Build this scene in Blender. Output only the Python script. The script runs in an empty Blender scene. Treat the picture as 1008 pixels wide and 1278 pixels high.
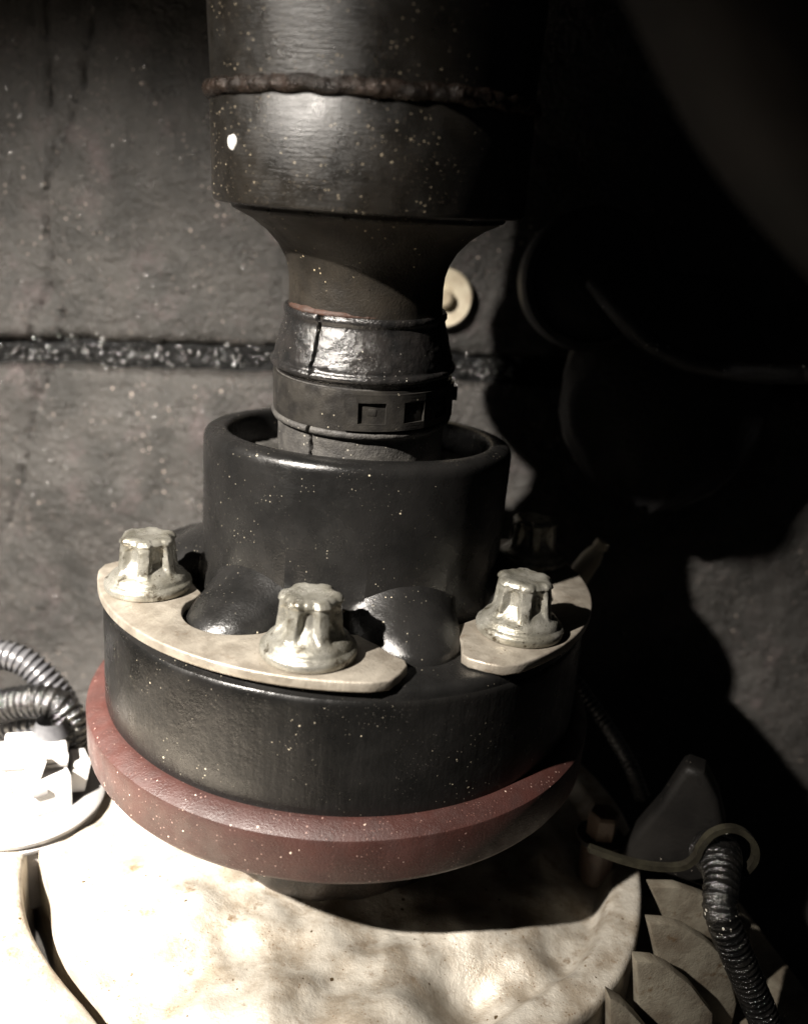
import bpy, bmesh, math, random
import numpy as np
from mathutils import Matrix, Vector, noise
random.seed(7); np.random.seed(7)
PI = math.pi; R_ = math.radians
S = 0.01                                   # all numbers below are centimetres
scene = bpy.context.scene
C = scene.collection

# ------------------------------------------------------------ camera
cam_d = bpy.data.cameras.new('camera'); cam = bpy.data.objects.new('camera', cam_d); C.objects.link(cam)
pitch, roll, FPX = 0.2820, 0.0848, 969.7
f = Vector((0, math.cos(pitch), -math.sin(pitch))); rt = Vector((1, 0, 0)); up = rt.cross(f)
X = rt*math.cos(roll) + up*math.sin(roll); Y = -rt*math.sin(roll) + up*math.cos(roll)
m = Matrix((X, Y, -f)).transposed().to_4x4(); m.translation = Vector((1.039, -15.844, 6.0967))*S
cam.matrix_world = m
cam_d.sensor_fit = 'HORIZONTAL'; cam_d.sensor_width = 36; cam_d.lens = FPX/1008*36
cam_d.clip_start = 0.005; cam_d.clip_end = 20
cam_d.dof.use_dof = True; cam_d.dof.focus_distance = 0.140; cam_d.dof.aperture_fstop = 15
scene.camera = cam

# ------------------------------------------------------------ light
w = bpy.data.worlds.new('World'); scene.world = w; w.use_nodes = True
bg = w.node_tree.nodes['Background']; bg.inputs[0].default_value = (0.9, 0.93, 1, 1); bg.inputs[1].default_value = 0.004
LPOS = Vector((-18.5, -22.2, 20.8))         # one hand torch: wide spill plus the hot centre of its beam
def torch(name, aim, energy, size, blend):
    ld = bpy.data.lights.new(name, 'SPOT'); lo = bpy.data.objects.new(name, ld); C.objects.link(lo)
    lo.location = LPOS*S; lo.rotation_euler = (Vector(aim)-LPOS).to_track_quat('-Z', 'Y').to_euler()
    ld.energy = energy; ld.spot_size = R_(size); ld.spot_blend = blend; ld.shadow_soft_size = 0.0035; ld.color = (1, 0.93, 0.845)
torch('torch_spill', (-9.5, -2.0, -4.2), 27.0, 69, 1.0)
torch('torch_hot_centre', (-9.2, -3.5, -6.2), 58.0, 30, 1.0)
scene.view_settings.view_transform = 'Standard'; scene.view_settings.look = 'None'
scene.view_settings.exposure = 0; scene.view_settings.gamma = 1

# ------------------------------------------------------------ materials
def mat(name, base, rough=.5, metal=0, base2=None, nscale=1.0, contrast=(.35, .65), rvar=0, bump=(), specks=(), spec=.5, wear=None):
    """coordinates are object space in cm.  bump: (scale, strength, detail)…  specks: (cells per cm, size 0-1, colour, mask scale, mask from, mask to)…"""
    mt = bpy.data.materials.new(name); mt.use_nodes = True
    nt = mt.node_tree; N = nt.nodes; L = nt.links; b = N['Principled BSDF']
    tc = N.new('ShaderNodeTexCoord'); mp = N.new('ShaderNodeMapping'); mp.inputs['Scale'].default_value = (100, 100, 100)
    L.new(tc.outputs['Object'], mp.inputs['Vector']); V = mp.outputs['Vector']
    def nz(sc, det=4, ro=.55, zs=1):
        n = N.new('ShaderNodeTexNoise'); n.inputs['Scale'].default_value = sc; n.inputs['Detail'].default_value = det
        n.inputs['Roughness'].default_value = ro
        if zs == 1: L.new(V, n.inputs['Vector'])
        else:
            m2 = N.new('ShaderNodeMapping'); m2.inputs['Scale'].default_value = (1, 1, zs); L.new(V, m2.inputs['Vector']); L.new(m2.outputs[0], n.inputs['Vector'])
        return n.outputs['Fac']
    def ramp(x, a, c, lo=0, hi=1):
        r = N.new('ShaderNodeMapRange'); r.interpolation_type = 'SMOOTHSTEP'
        r.inputs['From Min'].default_value = a; r.inputs['From Max'].default_value = c
        r.inputs['To Min'].default_value = lo; r.inputs['To Max'].default_value = hi; L.new(x, r.inputs['Value']); return r.outputs['Result']
    def mix(fac, a, c):
        x = N.new('ShaderNodeMix'); x.data_type = 'RGBA'; L.new(fac, x.inputs['Factor'])
        for k, v in ((6, a), (7, c)):
            if isinstance(v, tuple): x.inputs[k].default_value = (*v, 1)
            else: L.new(v, x.inputs[k])
        return x.outputs[2]
    def math_(op, a, c):
        x = N.new('ShaderNodeMath'); x.operation = op
        for k, v in ((0, a), (1, c)):
            if isinstance(v, (int, float)): x.inputs[k].default_value = v
            else: L.new(v, x.inputs[k])
        return x.outputs[0]
    n0 = nz(nscale, 6, .62)
    col = mix(ramp(n0, *contrast), base, base2) if base2 else None
    rg = None
    if wear:                                # (colour, scale, from, to)
        fw = ramp(nz(wear[1], 8, .7), wear[2], wear[3]); col = mix(fw, col if col else base, wear[0])
    if rvar: rg = ramp(nz(nscale*2.3, 5, .6), .3, .7, max(.03, rough-rvar), min(1, rough+rvar))
    h = None; hb = []
    for sp in specks:
        vo = N.new('ShaderNodeTexVoronoi'); vo.inputs['Scale'].default_value = sp[0]
        dn = N.new('ShaderNodeTexNoise'); dn.inputs['Scale'].default_value = sp[0]*4; dn.inputs['Detail'].default_value = 2; L.new(V, dn.inputs['Vector'])
        va = N.new('ShaderNodeVectorMath'); va.operation = 'MULTIPLY_ADD'; L.new(dn.outputs['Color'], va.inputs[0])
        va.inputs[1].default_value = (.22/sp[0],)*3; L.new(V, va.inputs[2]); L.new(va.outputs[0], vo.inputs['Vector'])
        sx = N.new('ShaderNodeSeparateColor'); L.new(vo.outputs['Color'], sx.inputs[0])
        thr = math_('MULTIPLY', math_('POWER', sx.outputs[0], 1.6), sp[1])
        mk = ramp(nz(sp[3], 3), sp[4], sp[5])
        hit = math_('LESS_THAN', vo.outputs['Distance'], math_('MULTIPLY', thr, mk))
        col = mix(hit, col if col else base, sp[2])
        rg2 = N.new('ShaderNodeMix'); rg2.data_type = 'FLOAT'; L.new(hit, rg2.inputs[0])
        if rg: L.new(rg, rg2.inputs[2])
        else: rg2.inputs[2].default_value = rough
        rg2.inputs[3].default_value = .35; rg = rg2.outputs[0]; hb.append(hit)
    if col: L.new(col, b.inputs['Base Color'])
    else: b.inputs['Base Color'].default_value = (*base, 1)
    if rg: L.new(rg, b.inputs['Roughness'])
    else: b.inputs['Roughness'].default_value = rough
    b.inputs['Metallic'].default_value = metal; b.inputs['Specular IOR Level'].default_value = spec
    prev = None
    for sc, st, det, *zs in bump:
        bp = N.new('ShaderNodeBump'); bp.inputs['Strength'].default_value = 1; bp.inputs['Distance'].default_value = st*S
        L.new(nz(sc, det, .6, *zs), bp.inputs['Height'])
        if prev: L.new(prev, bp.inputs['Normal'])
        prev = bp.outputs[0]
    if prev: L.new(prev, b.inputs['Normal'])
    return mt

DUST = (.5, .44, .33)
M = {}
M['cover'] = mat('black_lacquer', (.0075, .0074, .0072), .28, 0, (.013, .0125, .012), .8, rvar=.08, bump=((22, .006, 4), (70, .0022, 3), (1.5, .02, 2)),
    specks=((7, .15, DUST, .9, .44, .62), (14, .20, (.20, .18, .14), 1.3, .42, .60), (24, .22, (.06, .055, .048), 1.0, .40, .62)), spec=.45)
M['drum'] = mat('black_rubber_skin', (.005, .005, .0048), .33, 0, (.0095, .009, .0085), .55, rvar=.11, bump=((16, .006, 5), (1.1, .02, 3), (5, .012, 3, .15)),
    specks=((7, .15, DUST, 1.0, .44, .64), (14, .21, (.20, .18, .14), 1.0, .42, .60), (24, .24, (.06, .055, .048), .8, .40, .60)), spec=.36)
M['shaft'] = mat('dirty_black_paint', (.0095, .0085, .007), .34, 0, (.017, .0145, .0115), 1.1, rvar=.09, bump=((30, .006, 5), (2.2, .006, 3, 12), (55, .004, 3)),
    specks=((8, .14, (.70, .60, .42), .8, .42, .60), (15, .22, (.42, .35, .25), 1.4, .38, .56), (24, .24, (.14, .11, .08), 1.0, .38, .58)), spec=.85)
M['weld'] = mat('rusty_weld', (.014, .011, .009), .30, .4, (.040, .026, .019), 3.4, rvar=.12, bump=((9, .05, 6), (30, .015, 4)), specks=((9, .25, (.6, .45, .35), 1.5, .4, .6),))
M['neck'] = mat('thin_oily_primer', (.015, .013, .0105), .50, 0, (.029, .0245, .019), 1.6, rvar=.08, bump=((26, .010, 5),),
    specks=((9, .22, (.5, .42, .28), 1.2, .36, .62), (12, .28, (.008, .007, .006), 1.6, .40, .60)), spec=.28)
M['rust'] = mat('rust_crust', (.06, .026, .016), .6, 0, (.05, .028, .02), 5, bump=((20, .02, 5),))
M['boot'] = mat('oily_rubber', (.011, .011, .011), .22, 0, (.022, .020, .019), 2.2, rvar=.09, bump=((14, .014, 6), (50, .006, 4)),
    specks=((9, .20, (.5, .47, .4), 1.2, .42, .66), (16, .2, (.3, .28, .25), 2, .4, .65)), spec=1)
M['band'] = mat('dusty_clamp_steel', (.030, .028, .026), .42, .5, (.060, .055, .048), 1.8, rvar=.12, bump=((30, .006, 4),),
    specks=((9, .2, (.5, .45, .35), 1.2, .42, .66),))
M['joint'] = mat('grey_dusty_rubber', (.035, .033, .031), .6, 0, (.07, .066, .06), 3, bump=((20, .02, 5),), specks=((12, .3, (.3, .28, .24), 2, .35, .6),))
M['plate'] = mat('zinc_plate', (.38, .345, .29), .44, .45, (.25, .22, .18), 1.8, rvar=.14, bump=((18, .010, 6), (3, .012, 2)), wear=((.15, .10, .065), 2.8, .58, .74),
    specks=((10, .20, (.12, .08, .05), 1.2, .36, .62),))
M['bolt'] = mat('dirty_zinc_bolt', (.36, .35, .31), .34, .6, (.20, .19, .155), 2.0, rvar=.14, bump=((14, .010, 6), (40, .006, 4)), wear=((.07, .058, .04), 3.6, .575, .66), specks=((14, .3, (.06, .05, .035), 1.5, .42, .6),))
M['ring'] = mat('red_oxide_ring', (.044, .0165, .0135), .46, 0, (.030, .0125, .0105), 1.2, rvar=.1, bump=((24, .010, 5), (70, .004, 3)),
    specks=((7, .16, (.60, .46, .38), 1.0, .40, .58), (13, .24, (.22, .14, .12), 1.5, .38, .56), (24, .28, (.12, .06, .05), 1.2, .38, .58)))
M['hub'] = mat('black_hub', (.012, .011, .010), .5, 0, (.035, .025, .018), 1.5, bump=((14, .02, 5),))
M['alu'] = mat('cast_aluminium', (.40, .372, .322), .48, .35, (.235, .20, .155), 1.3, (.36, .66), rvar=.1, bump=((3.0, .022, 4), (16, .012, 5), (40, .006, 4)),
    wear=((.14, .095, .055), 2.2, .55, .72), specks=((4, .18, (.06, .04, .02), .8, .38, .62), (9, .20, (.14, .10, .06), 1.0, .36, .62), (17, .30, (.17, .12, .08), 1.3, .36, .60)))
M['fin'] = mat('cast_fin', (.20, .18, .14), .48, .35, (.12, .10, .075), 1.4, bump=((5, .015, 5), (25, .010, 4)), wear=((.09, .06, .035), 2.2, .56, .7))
M['plug'] = mat('pale_plastic', (.48, .47, .46), .5, 0, (.36, .35, .34), .8, bump=((12, .01, 3),))
M['plugring'] = mat('grey_plastic', (.20, .19, .19), .4, 0, (.15, .145, .14), .8, bump=((12, .01, 3),))
M['white'] = mat('white_paint_dab', (.85, .84, .80), .5)
M['conduit'] = mat('black_conduit', (.035, .035, .038), .30, 0, (.06, .06, .063), 2, spec=.8, bump=((20, .006, 3),))
M['hose'] = mat('oily_black_hose', (.003, .003, .003), .12, 0, (.007, .0065, .006), 2.5, rvar=.05, bump=((9, .05, 5), (30, .012, 4)), specks=((8, .25, (.4, .38, .33), 1.4, .42, .62),), spec=.8)
M['wall'] = mat('bitumen_felt', (.066, .061, .056), .36, 0, (.034, .032, .029), .55, rvar=.12, bump=((2.6, .10, 4), (7, .12, 5), (20, .03, 4)),
    specks=((5, .22, (.55, .46, .40), .35, .40, .62), (9, .30, (.22, .18, .16), .8, .38, .60)), wear=((.10, .08, .078), .5, .52, .72), spec=.6)  # pale specks put the felt's sparkling glints into its colour
M['tar'] = mat('wet_tar', (.004, .004, .004), .6, 0, (.008, .008, .008), 2, bump=((4, .06, 5),), spec=.12)
M['drop'] = mat('droplet', (.9, .9, .9), .24, 1.0, spec=1)
M['mount'] = mat('matt_black_rubber', (.010, .010, .011), .5, 0, (.02, .019, .018), .6, bump=((6, .03, 4),))
M['cream'] = mat('cream_plastic', (.78, .71, .54), .45, 0, (.5, .42, .3), 1.0)
M['fork'] = mat('worn_black_pipe', (.0025, .0025, .0025), .65, 0, (.006, .0045, .004), .8, bump=((5, .02, 4),), spec=.15)
M['grey'] = mat('grey_rubber_bushing', (.0065, .006, .0055), .5, 0, (.004, .0037, .0035), 1.2, bump=((12, .01, 4),), specks=((8, .16, (.4, .36, .3), 1.2, .42, .66),), spec=.1)
M['olive'] = mat('olive_strap', (.034, .031, .021), .4, .3, (.016, .014, .010), 2, bump=((12, .01, 4),))
M['brown'] = mat('brown_plug', (.10, .07, .05), .5, 0, (.06, .04, .03), 1.5, bump=((12, .02, 4),))

# ------------------------------------------------------------ mesh helpers
def mesh(name, V, F, m, parent=None, smooth=35, world=None):
    me = bpy.data.meshes.new(name)
    me.from_pydata([tuple(float(c)*S for c in v) for v in V], [], [tuple(int(i) for i in q) for q in F]); me.update()
    bm = bmesh.new(); bm.from_mesh(me); bmesh.ops.recalc_face_normals(bm, faces=bm.faces); bm.to_mesh(me); bm.free()
    me.shade_smooth(); me.set_sharp_from_angle(angle=R_(smooth)); me.materials.append(M[m] if isinstance(m, str) else m)
    o = bpy.data.objects.new(name, me); C.objects.link(o)
    if parent: o.parent = parent
    return o
def tag(o, label=None, cat=None, group=None, kind=None):
    for k, v in (('label', label), ('category', cat), ('group', group), ('kind', kind)):
        if v: o[k] = v
    return o
def empty(name, loc=(0, 0, 0), mat_=None):
    o = bpy.data.objects.new(name, None); C.objects.link(o); o.empty_display_size = .005
    if mat_: o.matrix_world = mat_
    else: o.location = Vector(loc)*S
    return o
def grid(nu, nv, wrap=True, off=0):
    F = []
    for j in range(nv-1):
        for i in range(nu if wrap else nu-1):
            a = off+j*nu+i; b_ = off+j*nu+(i+1) % nu
            F.append((a, b_, b_+nu, a+nu))
    return F
def lathe(name, prof, m, parent=None, n=128, fn=None, caps=(0, 0), smooth=35, sub=1, c=(0, 0, 0)):
    """prof: (r, z) rows bottom to top; fn(theta, r, z, t)->(dr, dz); caps close start/end"""
    P = []
    for k in range(len(prof)-1):
        a, b_ = prof[k], prof[k+1]
        L_ = math.hypot(b_[0]-a[0], b_[1]-a[1]); q = max(1, int(round(L_/sub))) if sub < 1 else 1
        for i in range(q): P.append((a[0]+(b_[0]-a[0])*i/q, a[1]+(b_[1]-a[1])*i/q))
    P.append(prof[-1]); V = []
    for r, z in P:
        for i in range(n):
            t = 2*PI*i/n; dr, dz = fn(t, r, z) if fn else (0, 0)
            V.append((c[0]+(r+dr)*math.cos(t), c[1]+(r+dr)*math.sin(t), c[2]+z+dz))
    F = grid(n, len(P))
    if caps[0]: F.append(tuple(range(n))[::-1])
    if caps[1]: F.append(tuple(range((len(P)-1)*n, len(P)*n)))
    return mesh(name, V, F, m, parent, smooth)
def catmull(P, n):
    P = [np.array(p, float) for p in P]; Q = [2*P[0]-P[1]]+P+[2*P[-1]-P[-2]]; out = []
    for i in range(1, len(Q)-2):
        for k in range(n):
            t = k/n; a, b_, c, d = Q[i-1:i+3]
            out.append(.5*((2*b_)+(-a+c)*t+(2*a-5*b_+4*c-d)*t*t+(-a+3*b_-3*c+d)*t**3))
    out.append(P[-1]); return np.array(out)
def resample(P, step):
    d = np.r_[0, np.cumsum(np.linalg.norm(np.diff(P, axis=0), axis=1))]; n = max(4, int(d[-1]/step)); s = np.linspace(0, d[-1], n)
    return np.stack([np.interp(s, d, P[:, k]) for k in range(3)], 1), s
def tube(name, path, rf, m, parent=None, step=.05, n=28, smooth=50, flat=1.0):
    P, s = resample(catmull(path, 24), step); T = np.gradient(P, axis=0); T /= np.linalg.norm(T, axis=1)[:, None]
    u = np.cross(T[0], (0, .3, 1)); u /= np.linalg.norm(u); V = []
    for i in range(len(P)):
        u = u-T[i]*(u@T[i]); u /= np.linalg.norm(u); v = np.cross(T[i], u); r = rf(s[i], s[-1]) if callable(rf) else rf
        for k in range(n):
            a = 2*PI*k/n; V.append(P[i]+r*(math.cos(a)*u+flat*math.sin(a)*v))
    F = grid(n, len(P)); F += [tuple(range(n))[::-1], tuple(range((len(P)-1)*n, len(P)*n))]
    return mesh(name, V, F, m, parent, smooth)
def extrude_poly(name, pts, z0, z1, m, parent=None, bev=.03, xf=None, seg=2, smooth=40, rough=0):
    bm = bmesh.new(); vs = [bm.verts.new((p[0], p[1], z0)) for p in pts]; fc = bm.faces.new(vs)
    r = bmesh.ops.extrude_face_region(bm, geom=[fc]); bmesh.ops.translate(bm, verts=[v for v in r['geom'] if isinstance(v, bmesh.types.BMVert)], vec=(0, 0, z1-z0))
    bmesh.ops.recalc_face_normals(bm, faces=bm.faces)
    if bev:
        es = [e for e in bm.edges if abs(e.verts[0].co.z-e.verts[1].co.z) < 1e-6]
        bmesh.ops.bevel(bm, geom=es, offset=bev, segments=seg, affect='EDGES', profile=.5)
    if rough:
        for v in bm.verts: v.co += Vector(noise.noise_vector(v.co*1.3))*rough
    for v in bm.verts:
        co = xf @ v.co if xf else v.co
        v.co = co*S
    bmesh.ops.recalc_face_normals(bm, faces=bm.faces)
    me = bpy.data.meshes.new(name); bm.to_mesh(me); bm.free(); me.shade_smooth(); me.set_sharp_from_angle(angle=R_(smooth)); me.materials.append(M[m])
    o = bpy.data.objects.new(name, me); C.objects.link(o)
    if parent: o.parent = parent
    return o
def box(name, c, d, m, parent=None, rz=0, ry=0, rx=0, bev=.05, rough=0):
    x, y, z = d[0]/2, d[1]/2, d[2]/2
    xf = Matrix.Translation(c) @ Matrix.Rotation(rz, 4, 'Z') @ Matrix.Rotation(ry, 4, 'Y') @ Matrix.Rotation(rx, 4, 'X')
    return extrude_poly(name, [(-x, -y), (x, -y), (x, y), (-x, y)], -z, z, m, parent, bev, xf, rough=rough)
def sm(x, a, b_): t = min(1, max(0, (x-a)/(b_-a))); return t*t*(3-2*t)
def fbm(x, y, z=0, o=4): return noise.fractal(Vector((x, y, z)), 1.0, 2.0, o)

# ------------------------------------------------------------ the setting: padded wall behind
WY = 8.0
wall = empty('wall', (0, WY, 0)); tag(wall, kind='structure', label='dark padded bulkhead lining behind the joint')
CR = [[(-9.7, 14.5), (-9.9, 11.8), (-9.75, 9.4), (-10.1, 7.6), (-10.0, 5.4), (-10.7, 4.0), (-10.6, 1.8), (-11.2, -1.2), (-12.3, -3.5)],
      [(-8.6, 12.5), (-8.9, 10.7), (-9.8, 8.6), (-10.1, 7.6)], [(-9.7, 4.6), (-9.9, 3.3), (-10.8, .8)]]
def crack(x, z):
    h = 0
    for L_ in CR:
        for (x0, z0), (x1, z1) in zip(L_[:-1], L_[1:]):
            if (z <= z0+.01) and (z > z1-.01):
                t = (z-z0)/(z1-z0); xc = x0+(x1-x0)*t+.12*noise.noise(Vector((z*1.7, 3, 1)))
                h = max(h, math.exp(-((x-xc)/.05)**2))
    return h
def seam_z(x): return 3.25+.045*(x+11)+.10*noise.noise(Vector((x*.8, 0, 5)))
def wall_panel(name, upper):
    xs = np.linspace(-22, 30, 420); V = []; nz_ = 170
    for j in range(nz_):
        tt = j/(nz_-1)
        for x in xs:
            sz = seam_z(x)
            rg = .07*fbm(x*2.5, 1 if upper else 5, 3, 3); z = sz+.34+rg+tt**1.5*20 if upper else sz-.36+rg-(tt**1.5)*24
            e = min(abs(z-sz-.34-rg), abs(z-sz+.36-rg))
            edge = .60*math.exp(-e/.10)                        # rounded lip rolling back into the seam
            y = edge - .28*fbm(x*.16, z*.16, 2 if upper else 9, 3) - .035*fbm(x*1.1, z*1.1, 7, 4) - .030*fbm(x*3.6, z*3.6, 1, 3)
            y += .22*crack(x, z) + (0 if upper else -.15)
            V.append((x, y, z))
    return mesh(name, V, grid(len(xs), nz_, False), 'wall', wall, 80)
wall_panel('upper_panel', True); wall_panel('lower_panel', False)
V = []; xs = np.linspace(-22, 30, 600)
for j in range(10):
    for x in xs: V.append((x, .42-.10*fbm(x*1.6, j*.5, 0, 4), seam_z(x)-.55+1.1*j/9))
mesh('tar_seam', V, grid(600, 10, False), 'tar', wall, 80)
bm = bmesh.new()
for k in range(460):
    x = random.uniform(-13, -3.4) if k < 330 else random.uniform(1.5, 4.2)
    z = seam_z(x)+random.gauss(0, .23); r = random.choice([.018, .022, .03, .042])*random.uniform(.7, 1.1)
    y = WY+.37-.10*fbm(x*1.6, (z-seam_z(x)+.55)*4.1, 0, 4)-max(0, abs(z-seam_z(x))-.16)*1.1-random.uniform(.02, .09)
    r_ = bmesh.ops.create_icosphere(bm, subdivisions=1, radius=r*S, matrix=Matrix.Translation(Vector((x, y, z))*S))
for k in range(260):
    x = random.uniform(-13, -3.6); z = random.uniform(-5.5, 12); r = random.choice([.02, .03, .038])
    r_ = bmesh.ops.create_icosphere(bm, subdivisions=1, radius=r*S, matrix=Matrix.Translation(Vector((x, WY-.28*fbm(x*.16, z*.16, 2 if z > 3.3 else 9, 3)-(0 if z > 3.3 else .15)-.03, z))*S))
me = bpy.data.meshes.new('tar_droplets'); bm.to_mesh(me); bm.free(); me.shade_smooth(); me.materials.append(M['drop'])
dr = bpy.data.objects.new('tar_droplets', me); C.objects.link(dr); tag(dr, kind='stuff', label='glistening oily droplets scattered along the wall seam')

# cream clip on the wall, half hidden by the shaft
t = empty('wall_clip', (1.66, 7.75, 5.85)); tag(t, 'round cream plastic clip on the wall, half hidden behind the shaft neck', 'clip')
rx = Matrix.Rotation(R_(90), 4, 'X')
def facing(o, rot=rx): o.data.transform(rot); return o
facing(lathe('disc', [(.0, .12), (.30, .12), (.34, .05), (.80, .12), (.86, .04), (.84, -.05), (.5, -.15)], 'cream', t, 64, sub=1))
facing(lathe('stem', [(.26, .1), (.26, .34), (.18, .4), (.001, .4)], 'cream', t, 32))

# ------------------------------------------------------------ drive shaft (tilted 7 degrees towards the camera)
a_, b2 = .122, -.016
u = Vector((math.sin(b2), -math.sin(a_), 0)); u.z = math.sqrt(1-u.x**2-u.y**2)
e1 = Vector((0, 1, 0)).cross(u).normalized(); e2 = u.cross(e1)
sm_ = Matrix((e1, e2, u)).transposed().to_4x4(); sm_.translation = Vector((.110, .008, -1.0))*S
shaft = empty('drive_shaft', mat_=sm_); tag(shaft, 'thick black drive shaft with rusty weld seam above the joint', 'drive shaft')
def ripple(t, r, z): return (.006*noise.noise(Vector((math.cos(t)*3, math.sin(t)*3, z*2))), 0)
lathe('shaft_tube', [(2.70, 10.12), (2.71, 10.4), (2.73, 11.2), (2.73, 17)], 'shaft', shaft, 160, ripple)
lathe('collar', [(1.9, 8.30), (2.36, 8.32), (2.42, 8.36), (2.43, 8.47), (2.58, 8.44), (2.68, 8.44), (2.72, 8.465), (2.735, 8.51), (2.735, 9.2), (2.735, 9.95), (2.70, 10.02), (2.62, 10.05)], 'shaft', shaft, 160, ripple)
def weldf(t, r, z):
    k = t*1.0
    n_ = noise.fractal(Vector((math.cos(t)*9, math.sin(t)*9, z*3)), .9, 2.1, 5)
    bead = .004*math.sin(t*58+2*noise.noise(Vector((t*6, 0, 0))))
    amp = 1 if r > 2.72 else .2
    return ((.050*n_+bead)*amp, .05*noise.noise(Vector((t*7, 3.3, 1)))+.04*n_*amp)
lathe('weld_bead', [(2.60, 9.93), (2.72, 9.99), (2.79, 10.0), (2.825, 10.05), (2.83, 10.11), (2.81, 10.17), (2.77, 10.21), (2.66, 10.24)], 'weld', shaft, 520, weldf, smooth=80)
lathe('neck', [(1.43, 6.2), (1.43, 6.75), (1.425, 7.15), (1.44, 7.35), (1.50, 7.56), (1.62, 7.78), (1.82, 8.0), (2.08, 8.19), (2.40, 8.34)], 'neck', shaft, 128, ripple)
lathe('rust_edge', [(1.42, 6.71), (1.47, 6.72), (1.49, 6.75), (1.46, 6.80), (1.40, 6.84)], 'rust', shaft, 400,
      lambda t, r, z: (.03*noise.fractal(Vector((math.cos(t)*6, math.sin(t)*6, z*3)), 1, 2, 4)-.07+.075*max(0, math.cos(t-R_(-128)))**6, 0), smooth=80)
# drop of white paint on the collar
th = R_(-137); V = [(2.735*math.cos(th), 2.735*math.sin(th), 0)]
def dab(name, th, s, rr, m, parent, h=.02, R0=2.735):
    V = []; n = 24
    for j, (k, hh) in enumerate(((1, 0), (.92, .6), (.6, .95), (.02, 1))):
        for i in range(n):
            a = 2*PI*i/n; q = rr*k*(1+.10*math.sin(2*a+1)+.07*math.sin(3*a)+.04*math.sin(5*a+2))
            t_ = th+q*math.cos(a)/R0; V.append(((R0+h*hh)*math.cos(t_), (R0+h*hh)*math.sin(t_), s+q*1.0*math.sin(a)))
    return mesh(name, V, grid(n, 4), m, parent, 60)
dab('paint_dab', R_(-137.5), 9.32, .115, 'white', shaft)

# ------------------------------------------------------------ rubber boot on the neck, clamp band
boot = empty('rubber_boot', mat_=sm_); tag(boot, 'cracked black rubber boot stretched over the shaft neck', 'rubber boot')
def crackf(s):
    return R_(-118)+.02*noise.noise(Vector((s*4, 0, 0)))+.014*noise.noise(Vector((s*13, 2, 0)))+.03*(s-6)*.5
def bootf(t, r, z):
    d = .012*noise.fractal(Vector((math.cos(t)*4, math.sin(t)*4, z*4)), 1, 2, 4)
    tt = t-2*PI if t > PI else t
    if z > 5.72 or z < 4.8:
        wdt = .018*(1+.8*noise.noise(Vector((z*9, 5, 0)))); 
        if z > 6.62: wdt *= 2.2
        q = (tt-crackf(z))/wdt*1.0
        d -= .13*math.exp(-q**4)
    return (d, 0)
lathe('boot_sleeve', [(1.36, 6.60), (1.42, 6.72), (1.50, 6.735), (1.53, 6.69), (1.53, 6.62), (1.50, 6.57), (1.515, 6.50), (1.58, 6.30), (1.65, 6.05), (1.695, 5.88), (1.705, 5.80),
     (1.76, 5.76), (1.775, 5.70), (1.74, 5.65), (1.68, 5.63), (1.66, 5.56)][::-1], 'boot', boot, 1000, bootf, sub=.03, smooth=60)
lathe('boot_base', [(1.55, 2.2), (1.60, 3.0), (1.63, 4.0), (1.63, 4.62), (1.66, 4.64), (1.735, 4.68), (1.755, 4.735), (1.73, 4.79), (1.66, 4.80), (1.66, 5.58)], 'joint', boot, 1000, bootf, sub=.05, smooth=60)
clampb = empty('clamp_band', mat_=sm_); tag(clampb, 'steel clamp band with slotted buckle squeezing the rubber boot', 'clamp band')
lathe('band', [(1.665, 4.80), (1.715, 4.80), (1.722, 4.83), (1.722, 5.50), (1.715, 5.54), (1.665, 5.54)], 'band', clampb, 200, lambda t, r, z: (.006*noise.noise(Vector((math.cos(t)*3, math.sin(t)*3, z))), 0))
def buckle():
    th = [-96, -95, -90, -88, -72, -70, -63, -61, -47, -45, -39, -37, -24, -22, -12, -10]; ss = [4.84, 4.88, 4.95, 4.97, 5.35, 5.37, 5.46, 5.50]
    V = [((1.785)*math.cos(R_(t)), (1.785)*math.sin(R_(t)), s) for s in ss for t in th]; F = []
    holes = {(3, 3), (7, 3), (11, 3)}
    for j in range(len(ss)-1):
        for i in range(len(th)-1):
            if (i, j) not in holes:
                a = j*len(th)+i; F.append((a, a+1, a+1+len(th), a+len(th)))
    o = mesh('buckle', V, F, 'band', clampb, 30)
    bm = bmesh.new(); bm.from_mesh(o.data); bmesh.ops.subdivide_edges(bm, edges=bm.edges, cuts=1)
    for v in bm.verts:
        rr = math.hypot(v.co.x, v.co.y); v.co.x *= 1.785*S/rr; v.co.y *= 1.785*S/rr
    r = bmesh.ops.solidify(bm, geom=bm.faces[:], thickness=.055*S); bmesh.ops.recalc_face_normals(bm, faces=bm.faces); bm.to_mesh(o.data); bm.free()
    o.data.shade_smooth(); o.data.set_sharp_from_angle(angle=R_(30)); return o
buckle()
for a in (-80, -54, -30.5):
    P = Vector((1.70*math.cos(R_(a)), 1.70*math.sin(R_(a)), 5.17))
    box('hook', P, (.15, .06, .15), 'band', clampb, rz=R_(a+90), bev=.025)
P = Vector((1.80*math.cos(R_(-4)), 1.80*math.sin(R_(-4)), 5.22)); box('buckle_end', P, (.12, .10, .26), 'band', clampb, rz=R_(86), bev=.025)

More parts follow.
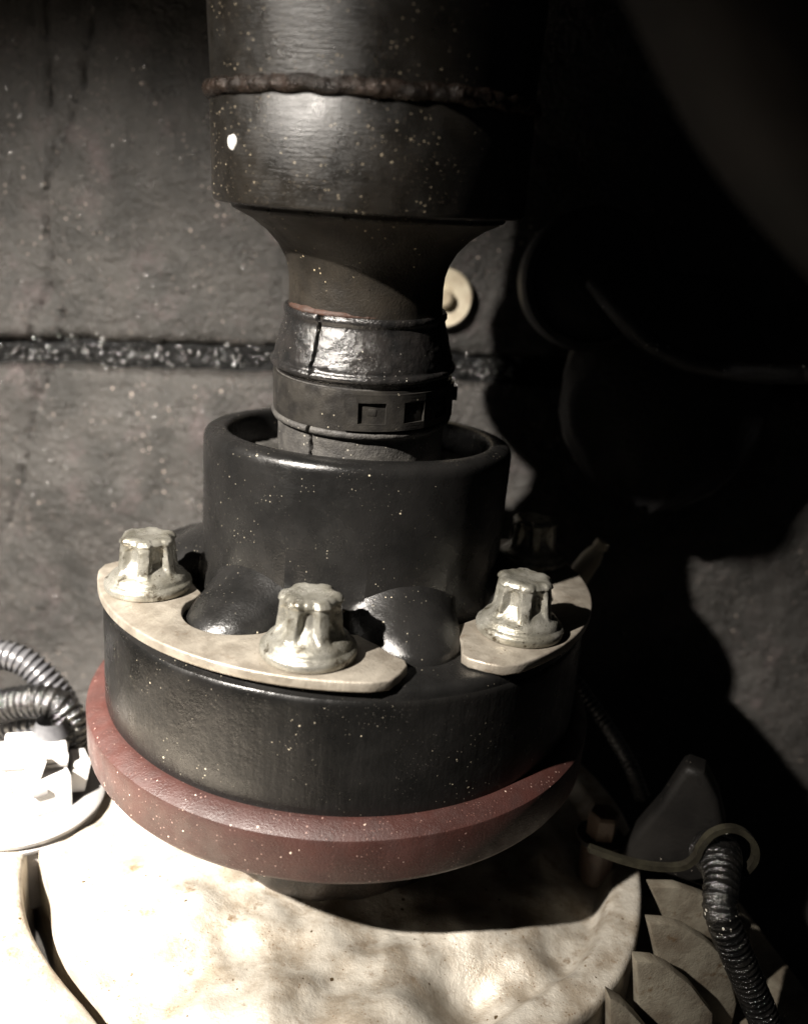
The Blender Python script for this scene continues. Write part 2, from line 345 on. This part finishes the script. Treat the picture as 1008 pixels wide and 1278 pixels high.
# ------------------------------------------------------------ joint cover: drum, lobes and cup in one pressed body
cover = empty('joint_cover'); tag(cover, 'glossy black joint cover with raised cup and bulging lobes between bolts', 'joint cover')
BA = [-150.5, -94.5, -38.5, 17.5, 77, 146]
def dnear(td): return min(abs((td-b+180) % 360-180) for b in BA)
def foot(td):
    d = R_(dnear(td)); q = .95**2-(4.25*math.sin(d))**2
    r = 4.25*math.cos(d)-math.sqrt(q) if q > 0 else 9
    lim = 4.34-.012*(dnear(td)-28)**2*.25
    return max(3.24, min(lim, r) if q > 0 else lim)
n = 720; V = []; rows = []
def zj(td): return .62+.34*sm(dnear(td), 4, 26)
for i in range(n):
    td = 360*i/n-180; t = R_(td); fr = foot(td); z1 = zj(td); col = []
    for k in range(13):                       # dome of the lobe, outside to inside
        a = PI/2*(1-k/12); zz = k/12; z = z1*zz; r = 3.13+(fr-3.13)*(1-.45*sm(zz, 0, 1)-.55*zz**1.7)
        col.append((r, z))
    fl = [(5.0, -2.30), (5.0, -1.2), (5.0, -.16), (4.985, -.09), (4.95, -.035), (4.90, -.008), (4.84, 0), (4.4+.25*(fr-3.2)/1.1, 0), (fr+.05, 0.0)]
    cup = [(3.13, 1.5), (3.13, 2.0), (3.13, 2.5), (3.13, 2.93), (3.125, 3.0), (3.10, 3.07), (3.06, 3.12), (2.99, 3.155), (2.90, 3.17), (2.75, 3.17), (2.69, 3.15), (2.655, 3.10), (2.64, 3.0), (2.60, 2.4), (2.58, 1.2), (1.5, 1.1)]
    rows.append(fl+col+cup)
K = len(rows[0])
for k in range(K):
    for i in range(n):
        t = R_(360*i/n-180); r, z = rows[i][k]
        d = .006*noise.noise(Vector((math.cos(t)*r*.8, math.sin(t)*r*.8, z)))
        V.append(((r+d)*math.cos(t), (r+d)*math.sin(t), z))
mesh('cover_body', V, grid(n, K), 'cover', cover, 40)
lathe('grease_ring', [(1.7, 2.5), (2.0, 2.62), (2.35, 2.6), (2.56, 2.45)], 'joint', cover, 300, lambda t, r, z: (0, .09*fbm(math.cos(t)*r*4, math.sin(t)*r*4, 1, 4)), sub=.08, smooth=80)
skirt = lathe('rubber_skirt', [(4.9, -2.36), (5.03, -2.36), (5.045, -2.30), (5.05, -1.8), (5.035, -.9), (5.03, -.30), (5.015, -.22), (4.97, -.18)], 'drum', cover, 240,
      lambda t, r, z: (.012*fbm(math.cos(t)*2.2, math.sin(t)*2.2, z*.7, 3), 0), sub=.12, smooth=60)

# red ring, hub beneath
tag(lathe('sealing_ring', [(4.7, -3.42), (5.22, -3.42), (5.36, -3.37), (5.41, -3.28), (5.415, -2.56), (5.40, -2.50), (5.34, -2.45), (5.14, -2.34), (5.06, -2.32), (4.7, -2.32), (4.7, -3.42)], 'ring', None, 300,
      lambda t, r, z: (.010*fbm(math.cos(t)*3, math.sin(t)*3, z, 3), 0), smooth=32), 'dusty dark red ring around the foot of the black drum', 'ring')
hub = empty('output_hub', (0, 0, 0)); tag(hub, 'black stepped hub between red ring and aluminium casting', 'hub')
lathe('hub_plate', [(3.2, -3.72), (4.95, -3.72), (5.0, -3.68), (5.0, -3.48), (4.9, -3.43), (4.5, -3.43)], 'hub', hub, 160)
lathe('hub_barrel', [(2.9, -6.6), (2.9, -5.2), (3.0, -4.2), (3.2, -3.73)], 'hub', hub, 120)
lathe('hub_rib', [(4.0, -3.98), (4.35, -3.97), (4.4, -3.92), (4.38, -3.78), (4.2, -3.73)], 'hub', hub, 160)

# ------------------------------------------------------------ lock plates and bolts
def plate_pts():
    P = []; RO = 5.13
    for k in range(0, 41): a = -41+82*k/40; P.append((RO, a))
    P += [(5.06, 44.5), (4.85, 46.8), (4.60, 49.0), (4.42, 49.3), (4.22, 47.5), (4.0, 45.5)]
    inn = []
    for k in range(0, 61):
        a = 42-84*k/60; d = min(abs(a-28), abs(a+28)); q = 1.04**2-(4.25*math.sin(R_(d)))**2
        r = 4.25*math.cos(R_(d))-math.sqrt(q) if q > 0 else 9
        inn.append((max(3.42, min(4.36-.010*a*a*.25, r)), a))
    P += inn
    P += [(4.0, -45.5), (4.22, -47.5), (4.42, -49.3), (4.60, -49.0), (4.85, -46.8), (5.06, -44.5)]
    return [(r*math.cos(R_(a)), r*math.sin(R_(a))) for r, a in P]
PC = -122.5
plate = extrude_poly('lock_plate', plate_pts(), .012, .20, 'plate', None, .035, None, 3)
tag(plate, 'long bright zinc lock plate under the left and front bolts', 'lock plate', 'lock plates under the flange bolts')
plate.rotation_euler = (0, 0, R_(PC))
p2 = plate.copy(); C.objects.link(p2); p2.rotation_euler = (0, 0, R_(PC+112))
p2['label'] = 'zinc lock plate under the right bolt, mostly in shadow'

def bolt_mesh():
    n = 144; V = []
    prof = [(.60, .0), (.77, .0), (.80, .03), (.805, .12), (.79, .165), (.735, .195), (.715, .215), (.71, .25), (.67, .30), (.60, .35)]
    prof += [((.600 if k < 5 else .56-.003*k), .37+.56*k/22) for k in range(23)]
    prof += [(.525, .96), (.51, .995), (.485, 1.03), (.45, 1.055), (.40, 1.068), (.32, 1.052), (.15, 1.035), (.01, 1.035)]
    for r, z in prof:
        for i in range(n):
            t = 2*PI*i/n; c = (math.cos(6*t)+1)/2
            lobe = .545-.19*sm(c, .12, .74)                        # six narrow splines between wide valleys
            fb = .350+.235*(1-min(1, max(0, z-.35)/.34))**1.5      # valley floor flaring out onto the flange
            ft = .350+.20*sm(z, .70+.16*c, .86+.11*c)                    # and closing in an arch under the cap
            rr = r if z < .37 else min(r, (lobe**14+fb**14+ft**14)**(1/14))
            if z > .80 and r > .3: rr = min(rr, r-.055*sm(c, .2, .8))
            nn = .0045*noise.fractal(Vector((math.cos(t)*r*5, math.sin(t)*r*5, z*5)), 1, 2, 4)*(1 if r > .1 else .3)
            if z > .97: nn *= 3.5
            V.append(((rr+nn)*math.cos(t), (rr+nn)*math.sin(t), z+nn*.7))
    F = grid(n, len(prof)); F.append(tuple(range((len(prof)-1)*n, len(prof)*n)))
    return V, F, n, len(prof)-1
BL = ['whitish dirty bolt on the left end of the long lock plate', 'bright zinc bolt in front between two black lobes, chipped head',
      'zinc bolt right of the cup on the shaded lock plate', 'bolt behind the cup on the right, only a dark outline']
V, F, nb, klast = bolt_mesh(); kh = 9                                   # rows up to kh are the pressed flange, the rest the splined head
def sub_rows(lo, hi, cap):
    VV = V[lo*nb:(hi+1)*nb]; FF = grid(nb, hi-lo+1)
    if cap: FF.append(tuple(range((hi-lo)*nb, (hi-lo+1)*nb)))
    return VV, FF
rot = [10, 34, -62, 0]
b0 = None
for i, ang in enumerate(BA[:4]):
    loc = Vector((4.25*math.cos(R_(ang)), 4.25*math.sin(R_(ang)), .203))
    if b0 is None:
        b0 = empty('flange_bolt', loc)
        V1, F1 = sub_rows(0, kh, False); mesh('bolt_flange', V1, F1, 'bolt', b0, 60)
        V1, F1 = sub_rows(kh, klast, True); mesh('splined_head', V1, F1, 'bolt', b0, 60)
        o = b0
    else:
        o = b0.copy(); C.objects.link(o); o.location = loc*S
        for ch in list(b0.children): c = ch.copy(); C.objects.link(c); c.parent = o
    o.rotation_euler = (0, 0, R_(rot[i])); tag(o, BL[i], 'bolt', 'splined flange bolts')

# ------------------------------------------------------------ aluminium casting
cast = empty('gearbox_casting', (0, 0, -6)); tag(cast, 'lumpy cast aluminium housing under the red ring, brightly lit', 'casting')
OUT = [(7.1, 1.0), (6.99, -1.32), (6.78, -2.2), (6.50, -2.98), (6.05, -3.85), (5.45, -4.58), (4.6, -5.25), (3.6, -5.95), (2.9, -6.5), (1.5, -8.2), (-1.0, -8.8), (-1.9, -7.4), (-2.4, -6.4), (-2.93, -5.93),
       (-3.7, -5.28), (-4.40, -4.66), (-4.95, -3.95), (-5.52, -2.85), (-6.25, -1.9), (-7.4, -.5), (-7.2, 2.5), (-4, 5), (0, 6), (4, 5), (6.3, 3.2)]
c0 = np.array([.8, -1.2]); oo = np.array([list(p) for p in OUT]+[list(OUT[0])]); aa = np.unwrap(np.arctan2(oo[:, 1]-c0[1], oo[:, 0]-c0[0])); rr = np.hypot(*(oo-c0).T)
if aa[-1] < aa[0]: aa = aa[::-1]; rr = rr[::-1]
def rad(t):
    while t < aa[0]: t += 2*PI
    while t > aa[-1]: t -= 2*PI
    return float(np.interp(t, aa, rr))
na, nr = 460, 110; RS = np.array([rad(2*PI*i/na-PI) for i in range(na)])
for _ in range(10): RS = (np.roll(RS, 1)+RS*2+np.roll(RS, -1))/4
G = [(1.6, -5.7, .75, .42), (4.2, -4.2, .8, .30), (2.9, -4.6, .5, -.30), (-.4, -5.6, .9, .30), (-2.6, -4.4, 1.0, .25), (-1.3, -6.9, .6, -.25), (.4, -6.9, .7, .28), (2.7, -5.9, .5, .2), (5.0, -3.4, .5, -.12), (-3.4, -3.1, .8, .15)]
V = []
for j in range(nr):
    q = (j/(nr-1)); 
    for i in range(na):
        t = 2*PI*i/na-PI; Rr = RS[i]
        if q < .90: rho = q/.90*Rr; z = 0; drop = 0
        else: k = (q-.90)/.10; rho = Rr; drop = -2.6*k
        x = c0[0]+rho*math.cos(t); y = c0[1]+rho*math.sin(t); e = Rr-rho
        z = sum(h*math.exp(-((x-a)**2+(y-b)**2)/(2*s_*s_)) for a, b, s_, h in G)*sm(e, .35, 1.3)
        z += .20*fbm(x*.75, y*.75, 3, 2)*sm(e, .3, .9)+.012*fbm(x*3.0, y*3.0, 1, 3)
        z -= .42*sm(e, .62, .98)*(1-sm(e, 1.1, 2.6))*sm(x, 1.0, 3.2)                # trough inside the rim
        z -= .10*max(0, 1-e/.12)**2
        if q >= .90: z += drop
        V.append((x, y, z))
mesh('casting_face', V, grid(na, nr), 'alu', cast, 75)
E_ = resample(catmull([(-8.2, 2.0, 0), (-7.2, -.2, 0), (-6.5, -1.75, 0), (-6.02, -3.0, 0), (-5.36, -4.05, 0), (-4.52, -4.9, 0), (-3.2, -5.98, 0), (-1.6, -7.3, 0), (.4, -9.0, 0)], 16), .06)[0]
V = []; vs = [(-.001, -3.0), (0, -.5), (.0, -.16), (.03, -.07), (.09, -.015), (.18, 0)]+[(.18+.12*k, 0) for k in range(1, 42)]
for dv, dz in vs:
    for p in E_:
        x, y = p[0]-.74*dv, p[1]-.67*dv; q = min(1, max(0, dv/.6))
        V.append((x, y, -6+dz+(.10*q+.02)*fbm(x*.9, y*.9, 8, 3)+.10*q-.10*math.exp(-((dv-1.6)/.35)**2)))
tag(mesh('bell_housing', V, grid(len(E_), len(vs), False), 'alu', None, 60), 'bright housing edge with a curved lip in the bottom left corner', 'housing')

# cooling fins to the right of the casting
finr = empty('cooling_fins', (6.5, -3, -8)); tag(finr, 'row of grey cast cooling fins beside the casting at bottom right', 'fins')
def fin(pts, y0, th, yaw):
    xf = Matrix.Translation((pts[0][0]-6.5, y0+3, pts[0][1]+8)) @ Matrix.Rotation(yaw, 4, 'Z') @ Matrix.Rotation(R_(90), 4, 'X')
    P = [(p[0]-pts[0][0], p[1]-pts[0][1]) for p in pts]
    # outline refined so the casting roughness can act on it
    Q = []
    for a, b_ in zip(P, P[1:]+P[:1]):
        L_ = math.hypot(b_[0]-a[0], b_[1]-a[1]); k = max(1, int(L_/.18))
        for i in range(k): Q.append((a[0]+(b_[0]-a[0])*i/k, a[1]+(b_[1]-a[1])*i/k))
    return extrude_poly('fin', Q, -th/2, th/2, 'fin', finr, .05, xf, 2, rough=.012)
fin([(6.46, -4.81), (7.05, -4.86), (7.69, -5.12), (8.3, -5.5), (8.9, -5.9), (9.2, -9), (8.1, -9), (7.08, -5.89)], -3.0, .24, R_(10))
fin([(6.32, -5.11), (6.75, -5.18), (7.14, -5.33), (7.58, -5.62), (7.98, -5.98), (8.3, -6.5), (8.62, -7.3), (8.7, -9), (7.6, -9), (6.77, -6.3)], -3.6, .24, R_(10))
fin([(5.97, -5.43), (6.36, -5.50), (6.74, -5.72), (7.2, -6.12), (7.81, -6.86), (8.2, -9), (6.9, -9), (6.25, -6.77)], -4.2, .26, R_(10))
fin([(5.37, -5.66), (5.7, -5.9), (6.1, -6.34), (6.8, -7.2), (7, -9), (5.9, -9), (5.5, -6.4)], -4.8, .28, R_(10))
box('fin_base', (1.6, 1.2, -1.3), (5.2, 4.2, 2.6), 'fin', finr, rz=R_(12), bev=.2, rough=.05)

# ------------------------------------------------------------ lower left: conduits, connector
def rib(r0, amp, pitch): return lambda s, L_: r0+amp*(max(0, math.sin(2*PI*s/pitch)+.25)**.7 if math.sin(2*PI*s/pitch) > -.25 else 0)
tag(tube('corrugated_conduit', [(-10.4, 1, -3.9), (-9.6, 1, -3.45), (-8.98, 1, -3.34), (-8.39, 1, -3.22), (-7.81, 1, -3.36), (-7.25, 1, -3.86), (-6.9, 1.1, -4.6), (-6.8, 1.2, -5.6)], rib(.30, .05, .15), 'conduit', None, .017, 36),
    'upper grey corrugated conduit arching in at the left edge', 'conduit', 'corrugated conduits at the left edge')
tag(tube('corrugated_conduit', [(-9.8, .3, -5.3), (-9.2, .3, -4.95), (-8.68, .3, -4.62), (-8.09, .3, -4.22), (-7.4, .3, -4.0), (-6.74, .3, -4.0), (-6.42, .3, -4.45), (-6.42, .3, -5.1)], rib(.35, .045, .15), 'hose', None, .017, 36),
    'black taped conduit bending down into the pale connector', 'conduit', 'corrugated conduits at the left edge')
tag(tube('corrugated_conduit', [(-10.6, .9, -6.0), (-9.5, .9, -5.5), (-8.51, .9, -5.15), (-7.9, .8, -4.95), (-7.29, .8, -4.85), (-6.9, .9, -5.2)], rib(.30, .07, .20), 'conduit', None, .017, 36),
    'lower ribbed conduit tucked beneath the taped one', 'conduit', 'corrugated conduits at the left edge')
con = empty('pale_connector', (-7.0, -.8, -6.2)); tag(con, 'overexposed pale plastic connector on a round collar, lower left', 'connector')
lathe('collar_ring', [(1.2, -1.4), (1.50, -1.4), (1.52, .10), (1.62, .12), (1.64, .20), (1.58, .26), (1.58, .30), (1.66, .33), (1.68, .42), (1.60, .48), (1.30, .50), (1.1, .42), (.01, .38)], 'plugring', con, 96)
box('plug_body', (.15, .1, 1.05), (1.25, 1.0, 1.5), 'plug', con, rz=R_(28), ry=R_(8), bev=.10)
box('plug_step', (.62, -.15, .85), (.75, .7, .95), 'plug', con, rz=R_(38), bev=.08)
box('latch', (-.35, -.55, 1.25), (.5, .3, .9), 'plug', con, rz=R_(20), ry=R_(-10), bev=.06)
box('latch_tab', (.5, -.5, 1.6), (.32, .22, .5), 'plug', con, rz=R_(30), ry=R_(18), bev=.05)
for k in range(4): box('mould_rib', (-.30+.24*k, -.62+.13*k, .95), (.05, .10, .75), 'plug', con, rz=R_(28), bev=.015)
box('seam_lip', (.15, .1, 1.50), (1.36, 1.1, .08), 'plugring', con, rz=R_(28), ry=R_(8), bev=.025)
box('locking_tooth', (.62, -.60, 1.02), (.30, .12, .16), 'plugring', con, rz=R_(38), bev=.03)
o = lathe('wire_boot', [(.36, 1.3), (.40, 1.5), (.36, 1.62), (.42, 1.75), (.36, 1.9), (.3, 2.1)], 'conduit', con, 40); o.location = Vector((.35, .6, 0))*S
box('side_clip', (1.0, .4, .95), (.35, .6, .8), 'plug', con, rz=R_(35), ry=R_(12), bev=.06)

# ------------------------------------------------------------ right side, mostly in shadow
t = empty('rubber_mount', (6.2, 4.6, 5.0)); tag(t, 'black rubber mount with round face, dark mass added to fill the shadow on the right', 'rubber mount')
def mround(n_, prof, m, y): o = lathe(n_, prof, m, t, 96, sub=.3); o.data.transform(Matrix.Translation(Vector((-1.05, y, 1.6))*S) @ rx @ Matrix.Scale(.86, 4)); return o
mround('mount_face', [(2.0, -1.2), (2.0, -.1), (1.9, .05), (1.72, .08), (1.62, -.04), (1.3, -.06), (1.1, .02), (.55, .10), (.45, .22), (.01, .22)], 'mount', -.6)
V = []; nu, nv = 72, 40
for j in range(nv):
    ph = -PI/2+PI*j/(nv-1)
    for i in range(nu):
        a = 2*PI*i/nu; r = 1+.06*fbm(math.cos(a)*2, math.sin(a)*2, ph*2, 3)
        V.append((1.5+2.75*r*math.cos(ph)*math.cos(a), .4+1.1*math.cos(ph)*math.sin(a), -1.15+3.1*r*math.sin(ph)))
mesh('mount_shade_fill', V, grid(nu, nv), 'mount', t, 80)  # dark mass added where the shaft's shadow already blackens the wall
tag(tube('vacuum_hose', [(5.03, 3.4, 6.58), (5.5, 3.0, 6.05), (6.25, 3, 5.41), (7.0, 3, 5.05), (7.68, 3, 4.88), (9.22, 3, 4.8), (11.5, 3, 5.0)], .24, 'hose', None, .1, 24), 'thin black hose curving right from the rubber mount', 'hose')
tag(tube('suspension_strut', [(1.9, -10.2, 10.4), (3.2, -9.9, 8.5), (4.35, -9.7, 7.4), (7.0, -9.5, 5.7)], 1.02, 'fork', None, .2, 64), 'blurred dark strut crossing the upper right corner near the lens', 'strut')
t = empty('ball_stud', (5.62, 2.2, -.05)); tag(t, 'blurred cream stud lit beside the right lobe of shadow', 'stud')
for nm, prof in (('stud_shank', [(.01, -1.0), (.34, -1.0), (.40, -.8), (.36, .2), (.26, .55)]), ('stud_tip', [(.24, .55), (.22, .62), (.26, .75), (.24, .92), (.01, .96)])):
    o = lathe(nm, prof, 'cream', t, 40); o.data.transform(Matrix.Scale(.72, 4) @ Matrix.Rotation(R_(27), 4, 'Y'))

t = empty('hose_bracket', (7.0, -2.6, -4.3)); tag(t, 'dark bracket with a thin strap curled around the oily hose', 'bracket')
pts = [(5.2, -3, -4.12), (5.9, -3, -4.33), (6.5, -3, -4.42), (7.05, -3, -4.36), (7.28, -3, -4.12), (7.34, -3, -3.85), (7.50, -3, -3.55), (7.80, -3, -3.40), (8.12, -3, -3.48), (8.36, -3, -3.75), (8.42, -3, -4.08), (8.28, -3, -4.4)]
def strap(name, P, w_, th, m, parent, off):
    Q, s_ = resample(catmull(P, 12), .04); T = np.gradient(Q, axis=0); T /= np.linalg.norm(T, axis=1)[:, None]; V = []
    for q, t_ in zip(Q, T):
        nrm = np.array([-t_[2], 0, t_[0]]); 
        for a, b_ in ((-1, -1), (1, -1), (1, 1), (-1, 1)): V.append(q+nrm*th/2*a+np.array([0, w_/2*b_, 0])-off)
    return mesh(name, V, grid(4, len(Q)), m, parent, 40)
strap('strap', pts, .14, .12, 'olive', t, np.array([7.0, -2.6, -4.3]))
extrude_poly('bracket_arm', [(-.95, -1.5), (-.66, -.7), (-.30, .12), (.0, 1.08), (.10, 1.17), (.42, 1.14), (.78, .62), (1.02, .0), (1.15, -1.5)], -.35, .35, 'grey', t, .16,
    Matrix.Translation((.28, 1.0, .30)) @ Matrix.Rotation(R_(-22), 4, 'Z') @ Matrix.Rotation(R_(90), 4, 'X'), 4)
tag(tube('oily_hose', [(8.0, -.6, -5.6), (7.9, -1.8, -4.9), (7.85, -2.6, -4.3), (7.66, -3.4, -4.22), (7.50, -3.9, -4.50), (7.82, -4.0, -5.15), (8.35, -4, -6.1), (8.95, -4, -7.2), (9.5, -4, -8.3)],
    (lambda s_, L_: (.29+.16*math.exp(-((s_-2.5)/.55)**2))+.024*max(0, math.sin(2*PI*s_/.13)+.3*noise.noise(Vector((s_*9, 0, 0)))) + .014*noise.noise(Vector((s_*5, 2, 0)))), 'hose', None, .02, 40), 'glossy ribbed oily black hose running down the right side', 'hose')
t = empty('drain_plug', (6.05, -1.0, -5.85)); tag(t, 'small brown hexagonal plug in shadow beneath the red ring', 'plug')
lathe('plug_head', [(.01, 1.12), (.30, 1.12), (.34, 1.05), (.34, .55), (.32, .5)][::-1], 'brown', t, 6, smooth=20)
lathe('plug_washer', [(.3, .40), (.50, .40), (.54, .45), (.52, .52), (.3, .54)], 'hub', t, 48)
lathe('plug_stem', [(.36, -1.3), (.38, -.5), (.38, .2), (.33, .40)], 'brown', t, 40)
tag(tube('ribbed_cable', [(4.6, 1.8, -1.9), (5.3, 1.2, -2.5), (6.1, .6, -3.3), (6.8, .2, -4.2), (7.2, 0, -5)], rib(.15, .03, .12), 'conduit', None, .02, 20), 'thin ribbed cable slanting through the shadow right of the drum', 'cable')
